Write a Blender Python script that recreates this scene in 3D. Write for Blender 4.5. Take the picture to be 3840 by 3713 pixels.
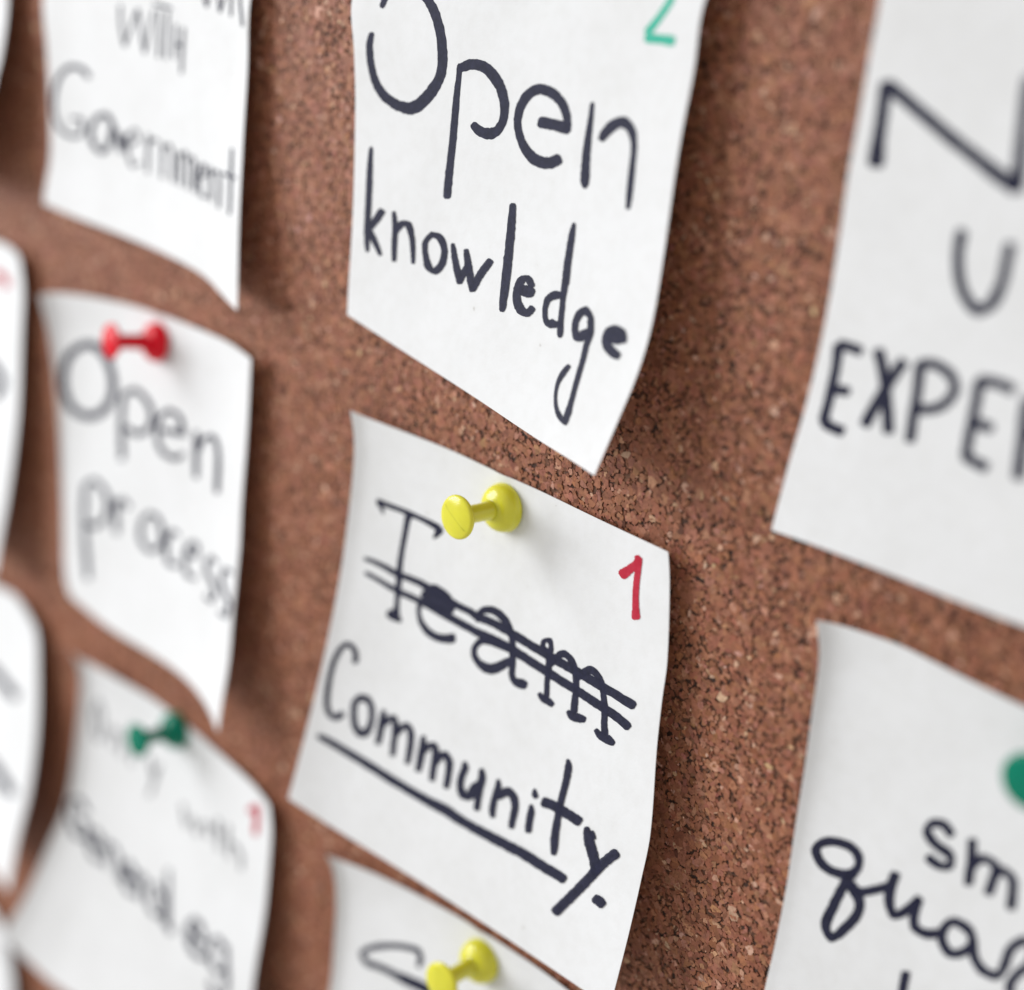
import bpy, math
import numpy as np
from mathutils import Matrix, Vector

# ------------------------------------------------------------------ clear
for o in list(bpy.data.objects):
    bpy.data.objects.remove(o, do_unlink=True)
scene = bpy.context.scene
COL = scene.collection
MM = 0.001
rng = np.random.default_rng(11)

# ------------------------------------------------------------------ camera
# The board is the plane y = 0 (x right, z up, metres); the camera stands to its right, close up.
cam_data = bpy.data.cameras.new('camera')
cam = bpy.data.objects.new('camera', cam_data)
COL.objects.link(cam)
cam.matrix_world = Matrix(((0.688626, -0.343788, 0.638438, 0.197916),
                           (0.716546, 0.187662, -0.671821, -0.208265),
                           (0.111154, 0.920105, 0.375569, 0.116427),
                           (0, 0, 0, 1)))
cam_data.sensor_fit = 'HORIZONTAL'
cam_data.sensor_width = 36.0
cam_data.lens = 55.854
cam_data.clip_start = 0.01
cam_data.clip_end = 20.0
cam_data.dof.use_dof = True
cam_data.dof.focus_distance = 0.2945
cam_data.dof.aperture_fstop = 5.1
cam_data.dof.aperture_blades = 0
scene.camera = cam

# ------------------------------------------------------------------ light: one big window at the left, dim room around
world = bpy.data.worlds.new('World')
scene.world = world
world.use_nodes = True
bg = world.node_tree.nodes['Background']
bg.inputs['Color'].default_value = (1.0, 0.975, 0.935, 1)
bg.inputs['Strength'].default_value = 0.60

def area(name, loc, target, sx, sy, power, col):
    l = bpy.data.lights.new(name, 'AREA')
    l.shape = 'RECTANGLE'; l.size = sx; l.size_y = sy
    l.energy = power; l.color = col
    o = bpy.data.objects.new(name, l)
    COL.objects.link(o)
    o.location = loc
    o.rotation_euler = (Vector(target) - Vector(loc)).to_track_quat('-Z', 'Y').to_euler()
    return o
area('window_light', (-1.08, -0.80, 0.34), (-0.02, 0, -0.05), 0.82, 0.92, 21.5, (0.955, 0.978, 1.0))

scene.view_settings.view_transform = 'Standard'
scene.view_settings.look = 'None'
scene.view_settings.exposure = 0.0
scene.view_settings.gamma = 1.0
scene.view_settings.use_curve_mapping = False
scene.render.engine = 'CYCLES'

# ------------------------------------------------------------------ materials
def mat(name):
    m = bpy.data.materials.new(name); m.use_nodes = True
    nt = m.node_tree
    return m, nt, nt.nodes['Principled BSDF']
def node(nt, kind, **kw):
    n = nt.nodes.new(kind)
    for k, v in kw.items():
        if k in n.inputs: n.inputs[k].default_value = v
        else: setattr(n, k, v)
    return n
def ramp(nt, fac, stops):
    r = nt.nodes.new('ShaderNodeValToRGB')
    e = r.color_ramp.elements
    while len(e) < len(stops): e.new(0.5)
    for q, (p, c) in zip(e, stops):
        q.position = p; q.color = c if len(c) == 4 else (*c, 1)
    nt.links.new(fac, r.inputs['Fac'])
    return r

def paper_material():
    m, nt, b = mat('white_paper')
    tc = node(nt, 'ShaderNodeTexCoord')
    big = node(nt, 'ShaderNodeTexNoise', Scale=45.0, Detail=3.0, Roughness=0.55)
    fib = node(nt, 'ShaderNodeTexNoise', Scale=1500.0, Detail=4.0, Roughness=0.7)
    spk = node(nt, 'ShaderNodeTexNoise', Scale=420.0, Detail=2.0)
    for n in (big, fib, spk): nt.links.new(tc.outputs['Object'], n.inputs['Vector'])
    r = ramp(nt, big.outputs['Fac'], [(0.3, (0.78, 0.782, 0.79)), (0.7, (0.832, 0.836, 0.85))])
    r2 = ramp(nt, spk.outputs['Fac'], [(0.17, (0.72, 0.70, 0.67)), (0.225, (0.965, 0.962, 0.955)), (0.6, (1, 1, 1))])
    mx = node(nt, 'ShaderNodeMix', data_type='RGBA', blend_type='MULTIPLY'); mx.inputs['Factor'].default_value = 1.0
    nt.links.new(r.outputs['Color'], mx.inputs[6]); nt.links.new(r2.outputs['Color'], mx.inputs[7])
    nt.links.new(mx.outputs[2], b.inputs['Base Color'])
    b.inputs['Roughness'].default_value = 0.78
    b.inputs['Specular IOR Level'].default_value = 0.25
    bp = node(nt, 'ShaderNodeBump', Strength=0.4, Distance=0.0001)
    nt.links.new(fib.outputs['Fac'], bp.inputs['Height'])
    bp2 = node(nt, 'ShaderNodeBump', Strength=0.45, Distance=0.0008)
    nt.links.new(big.outputs['Fac'], bp2.inputs['Height']); nt.links.new(bp.outputs['Normal'], bp2.inputs['Normal'])
    nt.links.new(bp2.outputs['Normal'], b.inputs['Normal'])
    tr = node(nt, 'ShaderNodeBsdfTranslucent'); tr.inputs['Color'].default_value = (0.8, 0.78, 0.72, 1)
    ms = node(nt, 'ShaderNodeMixShader'); ms.inputs['Fac'].default_value = 0.10
    out = nt.nodes['Material Output']
    nt.links.new(b.outputs['BSDF'], ms.inputs[1]); nt.links.new(tr.outputs['BSDF'], ms.inputs[2]); nt.links.new(ms.outputs['Shader'], out.inputs['Surface'])
    return m

def ink_material(name, c0, c1):
    m, nt, b = mat(name)
    tc = node(nt, 'ShaderNodeTexCoord')
    n = node(nt, 'ShaderNodeTexNoise', Scale=1300.0, Detail=4.0, Roughness=0.7)
    nt.links.new(tc.outputs['Object'], n.inputs['Vector'])
    r = ramp(nt, n.outputs['Fac'], [(0.35, c0), (0.7, c1)])
    nt.links.new(r.outputs['Color'], b.inputs['Base Color'])
    b.inputs['Roughness'].default_value = 0.65
    b.inputs['Specular IOR Level'].default_value = 0.25
    # thin ink: the paper shows through a little, so crossing strokes come out darker
    tr = node(nt, 'ShaderNodeBsdfTransparent')
    thin = ramp(nt, n.outputs['Fac'], [(0.3, (0.03, 0.03, 0.03)), (0.75, (0.13, 0.13, 0.13))])
    ms = node(nt, 'ShaderNodeMixShader')
    nt.links.new(thin.outputs['Color'], ms.inputs['Fac'])
    nt.links.new(b.outputs['BSDF'], ms.inputs[1]); nt.links.new(tr.outputs['BSDF'], ms.inputs[2])
    nt.links.new(ms.outputs['Shader'], nt.nodes['Material Output'].inputs['Surface'])
    return m

def plastic_material(name, col, sub):
    m, nt, b = mat(name)
    tc = node(nt, 'ShaderNodeTexCoord')
    n = node(nt, 'ShaderNodeTexNoise', Scale=260.0, Detail=3.0)
    nt.links.new(tc.outputs['Object'], n.inputs['Vector'])
    r = ramp(nt, n.outputs['Fac'], [(0.3, tuple(x * 0.9 for x in col)), (0.7, col)])
    nt.links.new(r.outputs['Color'], b.inputs['Base Color'])
    b.inputs['Roughness'].default_value = 0.17
    b.inputs['Specular IOR Level'].default_value = 0.5 if sub > 0.3 else 0.22
    b.inputs['IOR'].default_value = 1.49
    b.inputs['Subsurface Weight'].default_value = sub
    b.inputs['Subsurface Radius'].default_value = (1.0, 0.8, 0.25) if col[0] > 0.3 else (0.4, 0.8, 0.5)
    b.inputs['Subsurface Scale'].default_value = 0.0012
    bp = node(nt, 'ShaderNodeBump', Strength=0.05, Distance=0.0002)
    nt.links.new(n.outputs['Fac'], bp.inputs['Height']); nt.links.new(bp.outputs['Normal'], b.inputs['Normal'])
    return m

def granule_material():
    m, nt, b = mat('cork_granule')
    at = node(nt, 'ShaderNodeAttribute', attribute_name='tone')
    tc = node(nt, 'ShaderNodeTexCoord')
    fine = node(nt, 'ShaderNodeTexNoise', Scale=1700.0, Detail=4.0, Roughness=0.75)
    vor = node(nt, 'ShaderNodeTexVoronoi', Scale=1500.0)
    for n in (fine, vor): nt.links.new(tc.outputs['Object'], n.inputs['Vector'])
    r = ramp(nt, fine.outputs['Fac'], [(0.30, (0.30, 0.25, 0.20)), (0.42, (0.85, 0.83, 0.8)), (0.55, (1, 1, 1)), (0.75, (1.3, 1.28, 1.25))])
    mx = node(nt, 'ShaderNodeMix', data_type='RGBA', blend_type='MULTIPLY'); mx.inputs['Factor'].default_value = 1.0
    nt.links.new(at.outputs['Color'], mx.inputs[6]); nt.links.new(r.outputs['Color'], mx.inputs[7])
    nt.links.new(mx.outputs[2], b.inputs['Base Color'])
    b.inputs['Roughness'].default_value = 0.62
    b.inputs['Specular IOR Level'].default_value = 0.35
    bp = node(nt, 'ShaderNodeBump', Strength=0.25, Distance=0.0001)
    nt.links.new(fine.outputs['Fac'], bp.inputs['Height']); nt.links.new(bp.outputs['Normal'], b.inputs['Normal'])
    return m

def board_material():
    m, nt, b = mat('cork_sheet')
    tc = node(nt, 'ShaderNodeTexCoord')
    v = node(nt, 'ShaderNodeTexVoronoi', Scale=640.0)
    n = node(nt, 'ShaderNodeTexNoise', Scale=900.0, Detail=4.0)
    for q in (v, n): nt.links.new(tc.outputs['Object'], q.inputs['Vector'])
    sep = node(nt, 'ShaderNodeSeparateColor'); nt.links.new(v.outputs['Color'], sep.inputs[0])
    r = ramp(nt, sep.outputs[0], [(0.0, (0.02, 0.007, 0.003)), (0.3, (0.05, 0.018, 0.008)), (0.7, (0.11, 0.045, 0.022)), (1.0, (0.24, 0.11, 0.06))])
    nt.links.new(r.outputs['Color'], b.inputs['Base Color'])
    b.inputs['Roughness'].default_value = 0.8
    bp = node(nt, 'ShaderNodeBump', Strength=0.6, Distance=0.0004)
    nt.links.new(n.outputs['Fac'], bp.inputs['Height']); nt.links.new(bp.outputs['Normal'], b.inputs['Normal'])
    return m

M_PAPER = paper_material()
INK = {'navy': ink_material('navy_marker_ink', (0.006, 0.007, 0.022), (0.017, 0.018, 0.052)),
       'pale': ink_material('grey_pencil', (0.20, 0.20, 0.21), (0.32, 0.32, 0.33)),
       'red': ink_material('red_marker_ink', (0.42, 0.008, 0.030), (0.54, 0.020, 0.052)),
       'green': ink_material('green_marker_ink', (0.03, 0.40, 0.28), (0.06, 0.50, 0.36))}
PLASTIC = {'yellow': plastic_material('yellow_plastic', (0.74, 0.70, 0.05), 0.5),
           'red': plastic_material('red_plastic', (0.70, 0.004, 0.018), 0.12),
           'green': plastic_material('green_plastic', (0.0, 0.19, 0.115), 0.12)}
M_GRAN = granule_material()
M_BOARD = board_material()

# ------------------------------------------------------------------ mesh helpers
def mesh_object(name, verts, faces, material, parent=None, smooth=True):
    me = bpy.data.meshes.new(name)
    me.from_pydata([tuple(map(float, v)) for v in verts], [], [tuple(map(int, f)) for f in faces])
    if smooth: me.polygons.foreach_set('use_smooth', [True] * len(me.polygons))
    me.materials.append(material)
    me.update()
    o = bpy.data.objects.new(name, me)
    COL.objects.link(o)
    if parent: o.parent = parent
    return o

# ------------------------------------------------------------------ curves and sheets
def cr(P,n):
    """centripetal-ish Catmull-Rom through rows of P, n samples uniform in chord length"""
    P=np.asarray(P,float); k=len(P)
    if k==1: return np.repeat(P,n,0)
    d=np.r_[0,np.cumsum(np.linalg.norm(np.diff(P,axis=0),axis=1))]; t=np.linspace(0,d[-1],n)
    if k==2: return P[0]+(P[1]-P[0])*(t/d[-1])[:,None]
    M=np.empty_like(P)
    h=np.diff(d); s=np.diff(P,axis=0)/h[:,None]
    M[1:-1]=(s[:-1]*h[:-1,None]+s[1:]*h[1:,None])/(h[:-1]+h[1:])[:,None]
    M[0]=1.5*s[0]-.5*M[1]; M[-1]=1.5*s[-1]-.5*M[-2]
    i=np.clip(np.searchsorted(d,t,side='right')-1,0,k-2); u=((t-d[i])/h[i])[:,None]; H=h[i][:,None]
    return (2*u**3-3*u**2+1)*P[i]+(u**3-2*u**2+u)*H*M[i]+(-2*u**3+3*u**2)*P[i+1]+(u**3-u**2)*H*M[i+1]
def patch(B,n=161):
    """Coons patch from boundary curves top,right,bottom,left (x,z,h) mm -> grid [v,u,3], v=0 top"""
    T,R,Bo,L=[cr(B[k],n) for k in ('t','r','b','l')]
    u=np.linspace(0,1,n)[None,:,None]; v=np.linspace(0,1,n)[:,None,None]
    S=(1-v)*T[None]+v*Bo[None]+(1-u)*L[:,None]+u*R[:,None]
    S-=(1-u)*(1-v)*T[0]+u*(1-v)*T[-1]+(1-u)*v*Bo[0]+u*v*Bo[-1]
    if 'd' in B:   # dimple round the pin: x,z,radius,depth
        x,z,r,dep=B['d']; q=((S[...,0]-x)**2+(S[...,1]-z)**2)/r**2
        S[...,2]=S[...,2]-(S[...,2]-dep)*np.exp(-q)
    if 'd' in B:   # small fold the pin presses into the sheet, running up to its top edge
        S[...,2]+=.75*np.exp(-((S[...,0]-x+2.2)/2.6)**2)/(1+np.exp(-(S[...,1]-z-4)/1.5))
    h=S[...,2]-.75; S[...,2]=.75+.5*(h+np.sqrt(h*h+.16))   # the sheet never sinks into the cork
    return S
def samp(S,u,v):
    n=S.shape[0]-1
    a=np.clip(np.asarray(u,float),0,1)*n; b=np.clip(np.asarray(v,float),0,1)*n
    i=np.minimum(a.astype(int),n-1); j=np.minimum(b.astype(int),n-1); a=(a-i)[...,None]; b=(b-j)[...,None]
    return (S[j,i]*(1-a)+S[j,i+1]*a)*(1-b)+(S[j+1,i]*(1-a)+S[j+1,i+1]*a)*b

# ------------------------------------------------------------------ measured shapes (millimetres on the board: x, z, height off the cork; strokes: edge pairs u,v / 2000 on the note)
NOTES = {
 'knowledge': dict(
  t=[[-50.93,112.95,2.0],[-5.98,115.29,0.6],[38.43,117.16,2.0]],
  r=[[38.43,117.16,2.0],[33.33,97.82,5.0],[33.59,86.57,5.5],[33.46,77.49,6.0],[33.83,70.5,6.6],[34.72,56.4,7.5],[35.42,46.01,8.7],[35.12,37.89,10.0],[34.12,29.49,12.0],[32.93,19.0,15.0]],
  b=[[-48.04,23.56,5.0],[-28.27,20.95,5.0],[-7.86,19.24,6.5],[12.98,18.42,10.0],[24.11,18.63,12.5],[32.93,19.0,15.0]],
  l=[[-50.93,112.95,2.0],[-56.25,85.18,3.0],[-55.02,75.41,2.5],[-54.06,65.33,2.0],[-51.16,44.84,3.0],[-48.74,27.17,4.6],[-48.04,23.56,5.0]],
  d=(-6.5, 109.0, 11.0, 0.45),
 ),
 'team': dict(
  t=[[-44.76,3.58,5.0],[-41.56,2.95,3.5],[-31.44,3.03,2.0],[-17.97,3.46,1.0],[-5.27,3.61,0.6],[8.99,4.08,1.0],[26.07,4.62,1.8],[42.05,5.46,3.0]],
  r=[[42.05,5.46,3.0],[43.64,0.0,3.2],[46.52,-13.99,4.0],[47.26,-21.33,4.6],[48.45,-30.14,5.4],[51.43,-46.55,7.0],[51.88,-55.52,8.0],[52.15,-68.45,9.5],[51.85,-84.02,11.0]],
  b=[[-45.29,-89.49,14.0],[-30.04,-91.86,10.0],[-6.04,-91.26,8.0],[19.83,-89.01,8.0],[38.8,-86.25,9.5],[51.85,-84.02,11.0]],
  l=[[-44.76,3.58,5.0],[-43.38,-2.38,4.5],[-42.88,-9.4,4.5],[-42.76,-21.43,5.0],[-42.8,-34.99,6.0],[-43.63,-56.7,8.5],[-44.43,-75.02,11.5],[-45.29,-89.49,14.0]],
  d=(-0.4, -2.5, 11.0, 0.45),
 ),
 'below': dict(
  t=[[-39.81,-104.9,6.0],[-37.59,-105.83,4.0],[-26.8,-104.25,2.0],[-13.5,-102.13,1.0],[3.15,-99.58,0.6],[19.51,-97.93,0.8],[34.34,-96.35,2.0],[47.65,-96.39,3.0]],
  r=[[47.65,-96.39,3.0],[48.59,-140.26,4.0],[49.71,-185.64,7.0]],
  b=[[-41.36,-193.18,8.0],[2.62,-191.63,6.0],[49.71,-185.64,7.0]],
  l=[[-39.81,-104.9,6.0],[-37.9,-108.99,5.0],[-36.71,-116.04,4.5],[-35.57,-127.25,5.0],[-34.57,-140.9,6.0],[-41.36,-193.18,8.0]],
  d=(8.7, -105.7, 11.0, 0.45),
 ),
 'nu': dict(
  t=[[62.34,110.42,2.0],[106.16,112.15,0.6],[150.18,114.08,2.0]],
  r=[[150.18,114.08,2.0],[151.55,68.04,3.0],[152.18,24.92,4.0]],
  b=[[61.98,17.38,2.5],[72.59,18.43,3.0],[85.97,19.26,3.3],[98.33,19.89,3.5],[108.6,20.56,3.6],[152.18,24.92,4.0]],
  l=[[62.34,110.42,2.0],[63.7,101.88,3.0],[63.74,95.78,3.0],[63.91,87.03,3.0],[64.0,76.69,3.0],[64.53,67.57,3.0],[64.91,54.45,3.0],[64.25,40.71,2.8],[63.01,29.89,2.6],[61.98,17.38,2.5]],
 ),
 'quality': dict(
  t=[[74.65,6.63,4.0],[76.4,6.6,2.6],[80.79,6.94,1.6],[88.43,7.57,1.0],[93.65,7.48,0.8],[99.25,7.26,0.6],[109.92,7.18,0.6],[163.17,8.85,2.0]],
  r=[[163.17,8.85,2.0],[165.34,-34.22,3.0],[168.58,-79.42,5.0]],
  b=[[80.1,-84.88,5.0],[124.1,-82.54,4.0],[168.58,-79.42,5.0]],
  l=[[74.65,6.63,4.0],[75.55,3.39,3.6],[76.21,-0.43,3.2],[76.75,-9.76,3.0],[77.5,-20.05,3.0],[78.2,-31.11,3.2],[79.13,-42.15,3.6],[79.59,-53.45,4.0],[79.67,-64.29,4.4],[80.1,-84.88,5.0]],
  d=(119.31, 3.96, 11.0, 0.45),
 ),
 'government': dict(
  t=[[-174.51,104.28,2.0],[-130.07,105.47,0.6],[-85.47,107.75,2.0]],
  r=[[-85.47,107.75,2.0],[-88.76,80.7,4.0],[-88.02,66.39,4.4],[-87.27,51.84,5.2],[-84.82,33.43,7.0],[-79.74,16.18,10.0]],
  b=[[-171.73,18.54,6.0],[-158.61,17.82,4.0],[-137.97,18.1,3.0],[-118.62,18.17,3.0],[-101.66,17.89,4.4],[-88.7,16.26,7.0],[-79.74,16.18,10.0]],
  l=[[-174.51,104.28,2.0],[-177.44,68.26,3.0],[-175.54,55.96,3.0],[-173.83,38.82,3.0],[-173.05,30.1,3.4],[-172.78,21.94,5.0],[-171.73,18.54,6.0]],
 ),
 'process': dict(
  t=[[-170.6,-5.43,8.0],[-170.13,-4.86,6.5],[-162.95,-3.28,4.0],[-148.5,-1.0,2.0],[-128.68,1.36,0.8],[-103.63,3.24,1.4],[-92.27,3.87,2.4],[-81.99,3.55,4.0]],
  r=[[-81.99,3.55,4.0],[-81.15,-14.43,4.6],[-81.03,-31.74,5.2],[-80.19,-42.39,5.8],[-79.05,-59.84,7.6],[-77.73,-70.36,9.0],[-76.88,-80.72,11.0],[-75.22,-87.41,13.0]],
  b=[[-160.55,-89.67,4.0],[-141.75,-91.15,3.4],[-119.07,-88.81,4.0],[-105.51,-86.99,5.4],[-94.43,-85.62,7.6],[-84.28,-85.9,10.0],[-75.22,-87.41,13.0]],
  l=[[-170.6,-5.43,8.0],[-170.37,-9.29,7.0],[-169.8,-15.87,5.6],[-168.05,-34.28,4.0],[-165.93,-64.3,3.4],[-164.14,-84.73,3.6],[-160.55,-89.67,4.0]],
  d=(-123.8, -5.3, 11.0, 0.45),
 ),
 'general': dict(
  t=[[-153.39,-102.43,8.0],[-152.61,-104.42,6.5],[-143.07,-105.07,4.0],[-120.95,-104.89,1.2],[-96.22,-105.3,1.2],[-75.55,-105.55,2.2],[-65.86,-106.56,3.4]],
  r=[[-65.86,-106.56,3.4],[-63.61,-112.51,4.0],[-62.9,-122.63,4.5],[-62.28,-135.48,5.4],[-61.9,-158.0,8.0],[-58.86,-196.31,11.0]],
  b=[[-165.82,-200.63,23.0],[-159.33,-204.12,20.5],[-144.35,-207.06,17.5],[-98.63,-200.53,13.0],[-58.86,-196.31,11.0]],
  l=[[-153.39,-102.43,8.0],[-150.55,-106.14,7.0],[-149.92,-112.18,6.6],[-149.09,-131.41,8.5],[-148.54,-147.84,11.5],[-153.17,-164.33,14.5],[-159.06,-183.6,18.5],[-165.82,-200.63,23.0]],
  d=(-109.9, -108.3, 11.0, 0.45),
 ),
 'farmid': dict(
  t=[[-276.35,-5.13,2.0],[-233.2,-3.82,0.6],[-202.75,0.51,2.6],[-194.64,0.71,3.0],[-188.3,-0.41,4.0]],
  r=[[-188.3,-0.41,4.0],[-186.15,-9.2,4.2],[-186.42,-19.94,4.6],[-185.43,-44.62,6.4],[-186.79,-65.68,8.4],[-189.12,-84.86,10.6],[-188.81,-92.68,12.0]],
  b=[[-270.45,-91.1,5.0],[-231.07,-93.33,6.0],[-188.81,-92.68,12.0]],
  l=[[-276.35,-5.13,2.0],[-274.23,-48.58,3.0],[-270.45,-91.1,5.0]],
 ),
 'farlow': dict(
  t=[[-273.81,-109.12,2.0],[-230.46,-108.78,0.8],[-207.32,-106.96,2.0],[-194.31,-104.8,2.6],[-186.56,-106.99,3.6]],
  r=[[-186.56,-106.99,3.6],[-179.05,-108.81,4.4],[-176.42,-117.61,5.2],[-172.7,-137.69,7.6],[-171.59,-156.89,10.6],[-172.98,-174.69,14.0],[-169.07,-188.45,19.0]],
  b=[[-261.54,-190.75,6.0],[-218.13,-194.25,9.0],[-169.07,-188.45,19.0]],
  l=[[-273.81,-109.12,2.0],[-268.5,-147.52,3.0],[-261.54,-190.75,6.0]],
 ),
 'fartop': dict(
  t=[[-280.95,100.84,2.0],[-240.31,101.81,0.6],[-195.1,103.98,2.0]],
  r=[[-195.1,103.98,2.0],[-192.0,66.24,5.0],[-191.29,59.99,6.0],[-190.64,51.43,8.0],[-190.73,47.9,9.0],[-195.58,19.03,13.0]],
  b=[[-277.65,14.95,4.0],[-238.56,14.74,6.0],[-195.58,19.03,13.0]],
  l=[[-280.95,100.84,2.0],[-280.02,56.57,3.0],[-277.65,14.95,4.0]],
 ),
 'corner': dict(
  t=[[-282.26,-223.28,2.0],[-240.06,-226.31,0.8],[-205.19,-230.97,3.0]],
  r=[[-205.19,-230.97,3.0],[-196.91,-238.54,4.5],[-193.68,-248.58,5.0],[-190.72,-310.69,9.0]],
  b=[[-269.38,-301.05,5.0],[-231.05,-306.39,5.0],[-190.72,-310.69,9.0]],
  l=[[-282.26,-223.28,2.0],[-277.29,-261.86,3.0],[-269.38,-301.05,5.0]],
 ),
}
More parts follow.
